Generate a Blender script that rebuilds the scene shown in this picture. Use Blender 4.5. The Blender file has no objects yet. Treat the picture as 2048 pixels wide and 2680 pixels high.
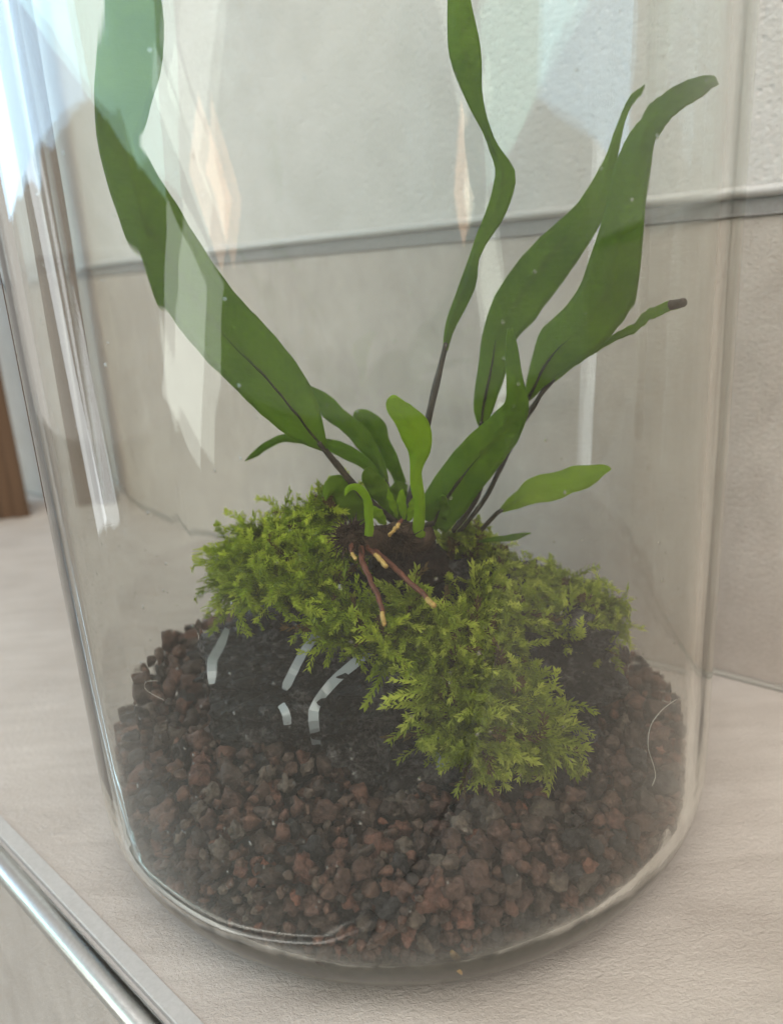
import bpy, bmesh, math, random
import numpy as np
from mathutils import Vector, noise

random.seed(11); rng = np.random.default_rng(11)
sc = bpy.context.scene
col = sc.collection
S = 0.075                                   # jar radius in metres; all plans below are in jar radii

# ---------------------------------------------------------------- camera
CAM = np.array([0.0, -2.40758, 1.78072])
FW = np.array([0.00348544, 0.95645563, -0.29185696])
RT = np.array([0.99804362, -0.02154635, -0.05869142])
UP = np.array([0.06242419, 0.29108141, 0.95465954])
FPX = 2025.0
cd = bpy.data.cameras.new("camera"); cam = bpy.data.objects.new("camera", cd); col.objects.link(cam)
m = [[RT[i], UP[i], -FW[i], CAM[i] * S] for i in range(3)] + [[0, 0, 0, 1]]
from mathutils import Matrix
cam.matrix_world = Matrix(m)
cd.sensor_fit = 'VERTICAL'; cd.sensor_height = 36.0; cd.lens = FPX / 2680 * 36.0
cd.clip_start = 0.005; cd.clip_end = 60
cd.dof.use_dof = True; cd.dof.focus_distance = 2.05 * S; cd.dof.aperture_fstop = 14.0
sc.camera = cam

# ---------------------------------------------------------------- world, lamps, exposure
w = bpy.data.worlds.new("World"); sc.world = w; w.use_nodes = True
bg = w.node_tree.nodes['Background']
bg.inputs['Color'].default_value = (1.0, 0.95, 0.885, 1); bg.inputs['Strength'].default_value = 0.52

def panel_lamp(name, az0, az1, el0, el1, dist, color, radiance, zref=1.75):
    """area lamp standing for a window pane; azimuth from +Y, negative to the left"""
    a = math.radians((az0 + az1) / 2); d = np.array([math.sin(a), math.cos(a), 0])
    wd = 2 * dist * math.tan(math.radians(abs(az1 - az0) / 2))
    z0 = zref * S + dist * math.tan(math.radians(el0)); z1 = zref * S + dist * math.tan(math.radians(el1))
    l = bpy.data.lights.new(name, 'AREA'); l.shape = 'RECTANGLE'; l.size = wd; l.size_y = z1 - z0
    l.color = color; l.energy = radiance * math.pi * wd * (z1 - z0)
    o = bpy.data.objects.new(name, l); col.objects.link(o)
    o.location = (d[0] * dist, d[1] * dist, (z0 + z1) / 2)
    o.rotation_euler = Vector((-d[0], -d[1], 0)).to_track_quat('-Z', 'Z').to_euler()
    return o
panel_lamp('window_pane_lamp', -98, -62, -1.5, 4, 1.6, (0.85, 0.93, 1.0), 3.0)
panel_lamp('window_pane_lamp', -98, -62, 4.1, 42, 1.6, (0.42, 0.7, 1.0), 3.3)
panel_lamp('window_side_lamp', -115, -100.5, -2, 36, 1.6, (0.5, 0.85, 0.78), 3.2)
panel_lamp('white_glow_panel', -133, -117, -8.5, 1.5, 2.4, (0.93, 1.0, 0.92), 3.6)  # added glow in place of a sunlit white surface mirrored in the jar
panel_lamp('door_glow_panel', -141.5, -134.5, 2.2, 11, 2.6, (1.0, 0.55, 0.3), 3.4)  # no lamp there: glow added for the reflection of the sunlit wood door
panel_lamp('frame_glow_panel', -133.5, -130, 2, 16, 2.6, (0.9, 1.0, 0.9), 3.0)  # pale frame beside the door, added as a glow for its reflection
panel_lamp('frame_glow_panel', -149, -130, 13, 22, 2.6, (0.95, 1.0, 0.95), 2.0)  # further glow added above the door for the glass to mirror

# broad soft daylight of the room, from above and in front of the jar
kl = bpy.data.lights.new('room_light', 'AREA'); kl.shape = 'RECTANGLE'; kl.size = 1.6; kl.size_y = 1.2; kl.color = (1.0, 0.96, 0.9); kl.energy = 36
ko = bpy.data.objects.new('room_light', kl); col.objects.link(ko); ko.location = (0.12, -1.15, 1.75)
ko.rotation_euler = (Vector((0, 0, 0.05)) - ko.location).to_track_quat('-Z', 'Y').to_euler()

vs = sc.view_settings
vs.view_transform = 'Standard'; vs.look = 'None'; vs.exposure = 0.1; vs.gamma = 1.0; vs.use_curve_mapping = False
cy = sc.cycles
cy.max_bounces = 14; cy.transmission_bounces = 12; cy.glossy_bounces = 6; cy.diffuse_bounces = 2; cy.use_adaptive_sampling = True; cy.adaptive_threshold = 0.04; cy.adaptive_min_samples = 24; cy.transparent_max_bounces = 12
cy.caustics_reflective = True; cy.caustics_refractive = True; cy.blur_glossy = 0.3
cy.use_denoising = True; cy.sample_clamp_indirect = 12

# ---------------------------------------------------------------- helpers
def ray(x, y):
    d = FW + RT * (x - 1024) / FPX - UP * (y - 1340) / FPX
    return d
def at(x, y, Y):
    d = ray(x, y); return CAM + d * (Y - CAM[1]) / d[1]
def pxw(P):                                   # jar radii per photograph pixel at a point
    return float((np.asarray(P) - CAM) @ FW) / FPX

ORG = {}
def place(o, origin, parent):
    ORG[o.name] = np.array(origin, float)
    if parent is not None:
        o.parent = parent; o.location = (ORG[o.name] - ORG[parent.name]) * S
    else:
        o.location = ORG[o.name] * S
def obj(name, V, F, mat, parent=None, smooth=True, origin=None, attr=None):
    V = np.asarray(V, float)
    if origin is None: origin = ORG[parent.name] if parent is not None else np.array([*(V.min(0)[:2] + V.max(0)[:2]) / 2, V[:, 2].min()])
    me = bpy.data.meshes.new(name)
    me.from_pydata(((V - origin) * S).tolist(), [], [list(map(int, f)) for f in F])
    if smooth: me.polygons.foreach_set('use_smooth', [True] * len(me.polygons))
    if attr is not None:
        a = me.attributes.new('tint', 'FLOAT', 'POINT'); a.data.foreach_set('value', np.asarray(attr, np.float32))
    me.materials.append(mat); me.update()
    o = bpy.data.objects.new(name, me); col.objects.link(o); place(o, origin, parent)
    return o
def empty(name, origin):
    o = bpy.data.objects.new(name, None); o.empty_display_size = 0.01; col.objects.link(o); place(o, origin, None); return o
def tag(o, label=None, cat=None, group=None, kind=None):
    if label: o['label'] = label
    if cat: o['category'] = cat
    if group: o['group'] = group
    if kind: o['kind'] = kind
    return o
def join(parts):
    V, F, n = [], [], 0
    for v, f in parts:
        V.append(np.asarray(v, float)); F += [[i + n for i in q] for q in f]; n += len(v)
    return np.concatenate(V), F
def box(c0, ax, ay, az):
    """box from a corner along three edge vectors"""
    c0, ax, ay, az = map(lambda q: np.array(q, float), (c0, ax, ay, az))
    V = [c0 + i * ax + j * ay + k * az for k in (0, 1) for j in (0, 1) for i in (0, 1)]
    F = [[0, 2, 3, 1], [4, 5, 7, 6], [0, 1, 5, 4], [2, 6, 7, 3], [0, 4, 6, 2], [1, 3, 7, 5]]
    return V, F
def catmull(P, n):
    P = np.asarray(P, float); k = len(P)
    seg = np.r_[0, np.cumsum(np.linalg.norm(np.diff(P[:, :3], axis=0), axis=1) + 1e-9)]
    t = np.linspace(0, seg[-1], n); out = []
    for s in t:
        i = min(max(np.searchsorted(seg, s) - 1, 0), k - 2); u = (s - seg[i]) / (seg[i + 1] - seg[i])
        p0, p1, p2, p3 = P[max(i - 1, 0)], P[i], P[i + 1], P[min(i + 2, k - 1)]
        out.append(0.5 * (2 * p1 + (p2 - p0) * u + (2 * p0 - 5 * p1 + 4 * p2 - p3) * u * u + (3 * p1 - p0 - 3 * p2 + p3) * u ** 3))
    return np.array(out)
def tube(P, R, k=8, n=None):
    """tube along points with radii, closed ends"""
    Q = np.c_[np.asarray(P, float), np.asarray(R, float)]
    if n: Q = catmull(Q, n)
    C, r = Q[:, :3], np.maximum(Q[:, 3], 1e-5); n = len(C); T = np.gradient(C, axis=0); T /= np.linalg.norm(T, axis=1)[:, None] + 1e-12
    a = np.cross(T[0], [0.3, 0.5, 0.81]); a /= np.linalg.norm(a); V = []
    for i in range(n):
        a = a - (a @ T[i]) * T[i]; a /= np.linalg.norm(a); b = np.cross(T[i], a)
        for j in range(k):
            th = 2 * math.pi * j / k; V.append(C[i] + r[i] * (a * math.cos(th) + b * math.sin(th)))
    F = [[i * k + j, i * k + (j + 1) % k, (i + 1) * k + (j + 1) % k, (i + 1) * k + j] for i in range(n - 1) for j in range(k)]
    V += [C[0] - T[0] * r[0] * .6, C[-1] + T[-1] * r[-1] * .6]; e = n * k
    F += [[e, (j + 1) % k, j] for j in range(k)] + [[e + 1, (n - 1) * k + j, (n - 1) * k + (j + 1) % k] for j in range(k)]
    return np.array(V), F
def lathe(prof, seg, radial=None):
    """revolve (r, z) pairs; radial(theta, z) adds to r"""
    V, F, n = [], [], len(prof)
    for j in range(seg):
        th = 2 * math.pi * j / seg
        for r, z in prof:
            q = r + (radial(th, z) if radial and r > .5 else 0); V.append((q * math.cos(th), q * math.sin(th), z))
    for j in range(seg):
        k = (j + 1) % seg
        for i in range(n - 1): F.append([j * n + i, k * n + i, k * n + i + 1, j * n + i + 1])
    return np.array(V), F
def ico(sub):
    bm = bmesh.new(); bmesh.ops.create_icosphere(bm, subdivisions=sub, radius=1.0)
    V = np.array([v.co[:] for v in bm.verts]); F = [[v.index for v in f.verts] for f in bm.faces]; bm.free(); return V, F
def nz(p, s=1.0): return noise.noise(Vector((p[0] * s, p[1] * s, p[2] * s)))

# ---------------------------------------------------------------- materials
def mat(name):
    mt = bpy.data.materials.new(name); mt.use_nodes = True; nt = mt.node_tree; nt.nodes.clear()
    out = nt.nodes.new('ShaderNodeOutputMaterial'); return mt, nt, out
def N(nt, t, **kw):
    n = nt.nodes.new(t)
    for k, v in kw.items():
        if hasattr(n, k) and k not in n.inputs.keys(): setattr(n, k, v)
        else: n.inputs[k].default_value = v
    return n
def L(nt, a, b): nt.links.new(a, b)
def ramp(nt, fac, stops):
    r = nt.nodes.new('ShaderNodeValToRGB'); L(nt, fac, r.inputs[0]); e = r.color_ramp.elements
    while len(e) < len(stops): e.new(0.5)
    for x, (p, c) in zip(e, stops): x.position = p; x.color = (*c, 1)
    return r.outputs[0]
def tex_noise(nt, vec, scale, detail=4, rough=.55, dist=0):
    n = N(nt, 'ShaderNodeTexNoise'); n.inputs['Scale'].default_value = scale; n.inputs['Detail'].default_value = detail
    n.inputs['Roughness'].default_value = rough; n.inputs['Distortion'].default_value = dist
    if vec is not None: L(nt, vec, n.inputs['Vector'])
    return n.outputs['Fac']
def mapping(nt, vec, scale=(1, 1, 1), rot=(0, 0, 0)):
    mp = N(nt, 'ShaderNodeMapping'); mp.inputs['Scale'].default_value = scale; mp.inputs['Rotation'].default_value = rot
    L(nt, vec, mp.inputs['Vector']); return mp.outputs[0]
def bump(nt, h, strength, dist, nrm=None):
    b = N(nt, 'ShaderNodeBump'); b.inputs['Strength'].default_value = strength; b.inputs['Distance'].default_value = dist
    L(nt, h, b.inputs['Height'])
    if nrm is not None: L(nt, nrm, b.inputs['Normal'])
    return b.outputs[0]
def mix(nt, fac, a, b):
    x = N(nt, 'ShaderNodeMixShader')
    if isinstance(fac, float): x.inputs[0].default_value = fac
    else: L(nt, fac, x.inputs[0])
    L(nt, a, x.inputs[1]); L(nt, b, x.inputs[2]); return x.outputs[0]
def math_(nt, op, a, b=None, clamp=False):
    x = N(nt, 'ShaderNodeMath'); x.operation = op; x.use_clamp = clamp
    for i, q in enumerate((a, b)):
        if q is None: continue
        if isinstance(q, (int, float)): x.inputs[i].default_value = q
        else: L(nt, q, x.inputs[i])
    return x.outputs[0]
def principled(nt, out, rough=.5, spec=.5, metal=0.0):
    p = N(nt, 'ShaderNodeBsdfPrincipled'); p.inputs['Roughness'].default_value = rough
    p.inputs['Specular IOR Level'].default_value = spec; p.inputs['Metallic'].default_value = metal
    L(nt, p.outputs[0], out.inputs[0]); return p
def pos(nt): return N(nt, 'ShaderNodeNewGeometry').outputs['Position']

def tile_mat(name, c0, c1, rz):
    mt, nt, out = mat(name); p = principled(nt, out, .42, .35); v = pos(nt)
    st = mapping(nt, v, (26, 160, 60), (0, 0, rz)); big = tex_noise(nt, v, 14, 4, .6, .4); streak = tex_noise(nt, st, 1.0, 5, .6, .6)
    fac = math_(nt, 'ADD', math_(nt, 'MULTIPLY', big, .6), math_(nt, 'MULTIPLY', streak, .4))
    fine = tex_noise(nt, v, 1500, 3, .7)
    fac = math_(nt, 'ADD', fac, math_(nt, 'MULTIPLY', math_(nt, 'SUBTRACT', fine, .5), .35))
    L(nt, ramp(nt, fac, [(.32, c0), (.68, c1)]), p.inputs['Base Color'])
    h = math_(nt, 'ADD', math_(nt, 'MULTIPLY', streak, .35), math_(nt, 'MULTIPLY', fine, .35))
    h = math_(nt, 'ADD', h, math_(nt, 'MULTIPLY', tex_noise(nt, mapping(nt, v, (620, 980, 800), (0, 0, rz)), 1.0, 4, .65, .6), 1.1))
    L(nt, bump(nt, h, .5, .0008), p.inputs['Normal']); return mt
M = {}
M['tile'] = tile_mat('beige_tile', (.375, .328, .288), (.555, .502, .452), math.radians(24))
M['wall_tile'] = tile_mat('wall_tile', (.41, .355, .305), (.57, .505, .445), math.radians(44))

mt, nt, out = mat('white_plaster'); p = principled(nt, out, .75, .2); v = pos(nt)
vo = N(nt, 'ShaderNodeTexVoronoi'); vo.inputs['Scale'].default_value = 330; vo.inputs['Randomness'].default_value = 1; L(nt, v, vo.inputs['Vector'])
n1 = tex_noise(nt, v, 480, 4, .6); n2 = tex_noise(nt, v, 60, 3)
def specks(nt, v, colour, scale):
    vo2 = N(nt, 'ShaderNodeTexVoronoi'); vo2.inputs['Scale'].default_value = scale; L(nt, v, vo2.inputs['Vector'])
    d_ = math_(nt, 'ADD', vo2.outputs['Distance'], math_(nt, 'MULTIPLY', tex_noise(nt, v, 700, 3), .04))
    mx = N(nt, 'ShaderNodeMixRGB'); L(nt, ramp(nt, d_, [(.045, (.75, .75, .75)), (.075, (0, 0, 0))]), mx.inputs[0]); L(nt, colour, mx.inputs[1]); mx.inputs[2].default_value = (.12, .09, .07, 1)
    return mx.outputs[0]
h = math_(nt, 'ADD', math_(nt, 'MULTIPLY', n1, 1.0), math_(nt, 'MULTIPLY', ramp(nt, vo.outputs['Distance'], [(.0, (0, 0, 0)), (.35, (1, 1, 1))]), .45))
L(nt, bump(nt, h, .55, .0009), p.inputs['Normal'])
L(nt, specks(nt, v, ramp(nt, n2, [(.3, (.585, .56, .525)), (.7, (.645, .62, .59))]), 30), p.inputs['Base Color']); M['plaster'] = mt

def metal_mat(name, c, r):
    mt, nt, out = mat(name); p = principled(nt, out, r, .5, 1.0); v = pos(nt)
    f = tex_noise(nt, v, 900, 3); L(nt, ramp(nt, f, [(.3, tuple(x * .9 for x in c)), (.7, c)]), p.inputs['Base Color'])
    L(nt, bump(nt, f, .08, .0003), p.inputs['Normal']); return mt
M['metal'] = metal_mat('satin_aluminium', (.66, .67, .66), .3)

mt, nt, out = mat('silicone'); p = principled(nt, out, .5, .3); p.inputs['Base Color'].default_value = (.28, .26, .225, 1); M['silicone'] = mt
mt, nt, out = mat('brown_wood'); p = principled(nt, out, .55, .3); v = pos(nt)
g = tex_noise(nt, mapping(nt, v, (90, 90, 5)), 1.0, 6, .65, 1.2)
L(nt, ramp(nt, g, [(.3, (.06, .035, .02)), (.7, (.16, .095, .055))]), p.inputs['Base Color']); L(nt, bump(nt, g, .3, .001), p.inputs['Normal']); M['wood'] = mt

M['floor'] = plain_floor = tile_mat('grey_floor', (.36, .335, .305), (.46, .43, .395), 0.0)
# glass: one material; the inner faces (attribute 'tint' = 1) carry condensation, and a painted dark band round the heel
mt, nt, out = mat('jar_glass'); v = pos(nt)
g = N(nt, 'ShaderNodeBsdfGlass'); g.inputs['IOR'].default_value = 1.5; g.inputs['Roughness'].default_value = 0.0
g.inputs['Color'].default_value = (.965, .967, .952, 1)
wav = math_(nt, 'ADD', tex_noise(nt, mapping(nt, v, (1, 1, .06)), 70, 3, .55), math_(nt, 'MULTIPLY', tex_noise(nt, mapping(nt, v, (1, 1, .02)), 330, 2, .5), .05)); L(nt, bump(nt, wav, .06, .001), g.inputs['Normal'])
inner_a = N(nt, 'ShaderNodeAttribute'); inner_a.attribute_name = 'tint'; inner_f = inner_a.outputs['Fac']
d = N(nt, 'ShaderNodeBsdfDiffuse'); d.inputs['Color'].default_value = (.8, .82, .8, 1)
t = N(nt, 'ShaderNodeBsdfTranslucent'); t.inputs['Color'].default_value = (.8, .82, .8, 1)
dt = mix(nt, .5, d.outputs[0], t.outputs[0])
sep = N(nt, 'ShaderNodeSeparateXYZ'); L(nt, v, sep.inputs[0])
mr = N(nt, 'ShaderNodeMapRange'); mr.inputs['From Min'].default_value = 1.5 * S; mr.inputs['From Max'].default_value = .25 * S
mr.inputs['To Min'].default_value = .0; mr.inputs['To Max'].default_value = .011; L(nt, sep.outputs['Z'], mr.inputs['Value'])
n1 = tex_noise(nt, mapping(nt, v, (1, 1, .35)), 45, 4, .6, .8); n2 = tex_noise(nt, v, 2600, 2, .6)
f = math_(nt, 'MULTIPLY', mr.outputs[0], ramp(nt, n1, [(.34, (.25, .25, .25)), (.66, (1.5, 1.5, 1.5))]))
f = math_(nt, 'MULTIPLY', f, ramp(nt, n2, [(.35, (.55, .55, .55)), (.7, (1.4, 1.4, 1.4))]))
f = math_(nt, 'MULTIPLY', f, inner_f)
sh = mix(nt, f, g.outputs[0], dt)
painted_mirror = N(nt, 'ShaderNodeBsdfDiffuse'); n3 = tex_noise(nt, v, 260, 4, .65)  # dark reflection of the gravel in the foot, put in as colour
L(nt, ramp(nt, n3, [(.3, (.014, .015, .009)), (.7, (.055, .048, .03))]), painted_mirror.inputs['Color'])
zs = math_(nt, 'ADD', sep.outputs['Z'], math_(nt, 'MULTIPLY', math_(nt, 'SUBTRACT', n3, .5), .004))
ms = N(nt, 'ShaderNodeMapRange'); ms.inputs['From Min'].default_value = .25 * S; ms.inputs['From Max'].default_value = .212 * S; ms.inputs['To Max'].default_value = .92; L(nt, zs, ms.inputs['Value'])
sh = mix(nt, math_(nt, 'MULTIPLY', ms.outputs[0], inner_f), sh, painted_mirror.outputs[0])
L(nt, sh, out.inputs[0]); M['glass'] = mt
mt, nt, out = mat('water'); g = N(nt, 'ShaderNodeBsdfGlass'); g.inputs['IOR'].default_value = 1.33; L(nt, g.outputs[0], out.inputs[0]); M['water'] = mt

def leaf_mat(name, dark, light, trans, tr=.4, rough=.38):
    mt, nt, out = mat(name); v = pos(nt)
    f = tex_noise(nt, v, 55, 5, .62, .5); f2 = tex_noise(nt, v, 900, 3, .6)
    fac = math_(nt, 'ADD', math_(nt, 'MULTIPLY', f, .75), math_(nt, 'MULTIPLY', f2, .25))
    p = N(nt, 'ShaderNodeBsdfPrincipled'); p.inputs['Roughness'].default_value = rough; p.inputs['Specular IOR Level'].default_value = .22
    at_ = N(nt, 'ShaderNodeAttribute'); at_.attribute_name = 'tint'
    sv = math_(nt, 'SINE', math_(nt, 'ADD', math_(nt, 'MULTIPLY', at_.outputs['Fac'], 200), math_(nt, 'MULTIPLY', f2, 3.0)))
    fac = math_(nt, 'ADD', fac, math_(nt, 'MULTIPLY', sv, .014))
    sp = tex_noise(nt, v, 1300, 2, .5); dk = N(nt, 'ShaderNodeMixRGB'); L(nt, ramp(nt, sp, [(.7, (0, 0, 0)), (.76, (.8, .8, .8))]), dk.inputs[0])
    L(nt, ramp(nt, fac, [(.36, dark), (.64, light)]), dk.inputs[1]); dk.inputs[2].default_value = (.05, .045, .012, 1); L(nt, dk.outputs[0], p.inputs['Base Color'])
    vn = tex_noise(nt, mapping(nt, v, (1, 1, 2.4), (.5, .6, 0)), 420, 3, .6)
    L(nt, bump(nt, math_(nt, 'ADD', math_(nt, 'ADD', math_(nt, 'MULTIPLY', f2, .5), vn), math_(nt, 'MULTIPLY', sv, .1)), .4, .0006), p.inputs['Normal'])
    t = N(nt, 'ShaderNodeBsdfTranslucent'); t.inputs['Color'].default_value = (*trans, 1)
    L(nt, mix(nt, tr, p.outputs[0], t.outputs[0]), out.inputs[0]); return mt
M['leaf'] = leaf_mat('fern_leaf_mature', (.065, .14, .007), (.2, .33, .02), (.4, .62, .025), .52, .42)
M['leaf_mid'] = leaf_mat('fern_leaf_short', (.09, .18, .006), (.19, .3, .015), (.42, .6, .02), .5, .45)
M['leaf_young'] = leaf_mat('fern_leaf_young', (.19, .33, .008), (.32, .46, .02), (.7, .92, .02), .52, .45)
def moss_mat(name, c0, c1, c2):
    mt, nt, out = mat(name); a = N(nt, 'ShaderNodeAttribute'); a.attribute_name = 'tint'
    c = ramp(nt, a.outputs['Fac'], [(.02, c0), (.1, tuple(q * .5 for q in c1)), (.5, c1), (1, c2)])
    p = N(nt, 'ShaderNodeBsdfPrincipled'); p.inputs['Roughness'].default_value = .4; p.inputs['Specular IOR Level'].default_value = .4; L(nt, c, p.inputs['Base Color'])
    hs = N(nt, 'ShaderNodeHueSaturation'); hs.inputs['Value'].default_value = 1.7; L(nt, c, hs.inputs['Color'])
    t = N(nt, 'ShaderNodeBsdfTranslucent'); L(nt, hs.outputs[0], t.inputs['Color']); L(nt, mix(nt, .5, p.outputs[0], t.outputs[0]), out.inputs[0]); return mt
M['moss'] = moss_mat('moss_leaf', (.13, .08, .025), (.26, .34, .014), (.64, .7, .08))
M['moss_pale'] = moss_mat('moss_leaf_pale', (.15, .1, .035), (.33, .4, .035), (.72, .76, .16))
def plain(name, c0, c1, scale, rough=.7, b=.5, bd=.0006, spec=.3):
    mt, nt, out = mat(name); p = principled(nt, out, rough, spec); v = pos(nt); f = tex_noise(nt, v, scale, 5, .65)
    L(nt, ramp(nt, f, [(.3, c0), (.7, c1)]), p.inputs['Base Color']); L(nt, bump(nt, f, b, bd), p.inputs['Normal']); return mt
M['metal_wall'] = plain('grey_trim_lip', (.25, .235, .22), (.31, .295, .28), 900, .65, .1, .0002)
M['wall_bead'] = plain('pale_trim_bead', (.5, .49, .47), (.58, .57, .55), 900, .4, .1, .0002)
M['metal_dull'] = plain('matt_trim_lip', (.4, .385, .365), (.46, .445, .425), 900, .6, .1, .0002)
M['stem'] = plain('brown_petiole', (.035, .03, .02), (.07, .055, .035), 300, .5)
M['rib'] = plain('dark_midrib', (.022, .025, .008), (.045, .045, .015), 300, .6, .5, .0006, .1)
M['root'] = plain('red_root', (.1, .032, .02), (.2, .07, .04), 700, .5)
M['root_tip'] = plain('yellow_root_tip', (.42, .25, .06), (.6, .42, .15), 600, .5)
M['hair'] = plain('brown_scale_hair', (.035, .02, .012), (.1, .06, .035), 900)
M['rootball'] = plain('dark_root_ball', (.007, .004, .003), (.04, .02, .014), 420, .8, 1.0, .002)
M['brown_tip'] = plain('withered_tip', (.03, .018, .015), (.07, .045, .03), 300)
M['straw'] = plain('straw', (.5, .28, .08), (.65, .42, .16), 500)
M['fibre'] = plain('fibre', (.6, .56, .5), (.7, .66, .6), 500)

mt, nt, out = mat('lava_rock'); p = principled(nt, out, .6, .4); v = pos(nt)
n1 = tex_noise(nt, v, 90, 6, .65); n2 = tex_noise(nt, v, 700, 4, .7)
vo = N(nt, 'ShaderNodeTexVoronoi'); vo.inputs['Scale'].default_value = 420; L(nt, v, vo.inputs['Vector'])
pit = ramp(nt, vo.outputs['Distance'], [(.08, (0, 0, 0)), (.45, (1, 1, 1))])
L(nt, ramp(nt, math_(nt, 'ADD', math_(nt, 'MULTIPLY', n1, .6), math_(nt, 'MULTIPLY', n2, .4)), [(.38, (.005, .005, .005)), (.5, (.022, .02, .019)), (.64, (.24, .22, .215))]), p.inputs['Base Color'])
L(nt, bump(nt, math_(nt, 'ADD', math_(nt, 'MULTIPLY', pit, .6), n2), 1.0, .003), p.inputs['Normal']); M['rock'] = mt

def lava_mat(name, per_object):
    mt, nt, out = mat(name); p = principled(nt, out, .62, .35)
    if per_object: r = None; base = N(nt, 'ShaderNodeObjectInfo').outputs['Color']
    else:
        a = N(nt, 'ShaderNodeAttribute'); a.attribute_name = 'tint'; r = a.outputs['Fac']
    v = pos(nt); n1 = tex_noise(nt, v, 500, 5, .7); n2 = tex_noise(nt, v, 1800, 3, .7)
    if r is not None: base = ramp(nt, r, [(0, (.05, .043, .04)), (.2, (.085, .06, .05)), (.45, (.13, .075, .055)), (.7, (.19, .09, .062)), (.88, (.16, .125, .1)), (1.0, (.3, .115, .07))])
    mx = N(nt, 'ShaderNodeMixRGB'); mx.blend_type = 'MULTIPLY'; mx.inputs[0].default_value = 1.0; L(nt, base, mx.inputs[1])
    L(nt, ramp(nt, n1, [(.28, (.3, .28, .28)), (.55, (.95, .95, .95)), (.78, (1.7, 1.65, 1.6))]), mx.inputs[2]); L(nt, mx.outputs[0], p.inputs['Base Color'])
    L(nt, bump(nt, math_(nt, 'ADD', n1, math_(nt, 'MULTIPLY', n2, .5)), .9, .0009), p.inputs['Normal']); return mt
M['pebble'] = lava_mat('lava_pebble', True); M['gravel'] = lava_mat('lava_gravel', False)
mt, nt, out = mat('clear_tie')
p = N(nt, 'ShaderNodeBsdfPrincipled'); p.inputs['Roughness'].default_value = .14; p.inputs['Base Color'].default_value = (.6, .67, .72, 1)
tr = N(nt, 'ShaderNodeBsdfTransparent'); L(nt, mix(nt, .3, p.outputs[0], tr.outputs[0]), out.inputs[0]); M['tie'] = mt

# ---------------------------------------------------------------- setting: ledge, wall, trims
EA = np.array([-1.47169, -.01838, 0]); ED = np.array([.7228, -.6911, 0]); EN = np.array([-.6911, -.7228, 0])   # front edge, along, outward
WA = np.array([1.405, .671, 0]); WD = np.array([-.76, .65, 0]); WD = WD / np.linalg.norm(WD); WN = np.array([-WD[1], WD[0], 0])
if WN @ WA > 0: WN = -WN                                                                                      # wall, along, towards the jar
Z = np.array([0, 0, 1.0])
c = [EA - ED * 14, EA + ED * 9, WA - WD * 9, WA + WD * 14]
V = [q for q in c] + [q - Z * .12 for q in c]
ledge = tag(obj('ledge', V, [[0, 1, 2, 3], [7, 6, 5, 4], [0, 4, 5, 1], [2, 6, 7, 3], [1, 5, 6, 2], [3, 7, 4, 0]], M['tile'], smooth=False), kind='structure')
V, F = box(EA - ED * 14 + EN * .088 - Z * 4, ED * 23, -EN * .2, Z * (4 - .045)); obj('front_tile', V, F, M['tile'], ledge, smooth=False)
def strip(p0, d, ln, prof, a, b):
    """extrude profile (u along a, v along b) for length ln"""
    n = len(prof); V = [p0 + a * u + b * v_ for u, v_ in prof] + [p0 + d * ln + a * u + b * v_ for u, v_ in prof]
    F = [[i, (i + 1) % n, n + (i + 1) % n, n + i] for i in range(n)] + [list(range(n))[::-1], list(range(n, 2 * n))]
    return np.array(V), F
arc = lambda cx, cz, r, a0, a1, k: [(cx + r * math.cos(math.radians(a0 + (a1 - a0) * i / k)), cz + r * math.sin(math.radians(a0 + (a1 - a0) * i / k))) for i in range(k + 1)]
V, F = strip(WA - WD * 9 + WN * .002, WD, 23, [(0, .002), (.022, .002), (.012, .007), (.005, .013), (0, .02)], WN, Z); obj('silicone_joint', V, F, M['silicone'], ledge)
tr = empty('tile_trim', EA - Z * .05); tag(tr, 'silver metal edge trim along the front of the tiled ledge', 'edge trim', 'metal tile trims')
V, F = strip(EA - ED * 14 + EN * .001, ED, 23, [(0, .005), (.043, .005), (.046, .002), (.046, -.04), (.0, -.04)], EN, Z); obj('lip', V, F, M['metal_dull'], tr, smooth=False)
V, F = strip(EA - ED * 14, ED, 23, [(.0462, -.016), (.0585, -.018), (.0585, -.038), (.0462, -.038)], EN, Z); obj('groove', V, F, M['metal_dull'], tr, smooth=False)
V, F = strip(EA - ED * 14, ED, 23, arc(.094, -.02, .036, 180, -90, 20) + [(.094, -.1), (.06, -.1)], EN, Z); obj('bead', V, F, M['metal'], tr)

wall_o = tag(obj('wall', *box(WA - WD * 9 - WN * .02 + Z * .01, WD * 23, -WN * 1, Z * 8), M['plaster'], smooth=False), kind='structure')
V, F = box(WA - WD * 9 - WN * .01 + Z * .004, WD * 23, WN * .01, Z * 1.906); obj('wall_tile', V, F, M['wall_tile'], wall_o, smooth=False)
tr = empty('tile_trim', WA + Z * 1.91); tag(tr, 'silver metal edge trim topping the tiled strip of the wall', 'edge trim', 'metal tile trims')
V, F = strip(WA - WD * 9 - WN * .019, WD, 23, [(0, 1.912), (.026, 1.912), (.03, 1.916), (.024, 1.92), (.021, 1.975), (0, 1.975)], WN, Z); obj('lip', V, F, M['metal_wall'], tr, smooth=False)
V, F = strip(WA - WD * 9 - WN * .019, WD, 23, [(0, 1.978), (.03, 1.978)] + arc(.026, 1.999, .02, -80, 90, 12) + [(0, 2.019)], WN, Z); obj('bead', V, F, M['wall_bead'], tr)

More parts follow.
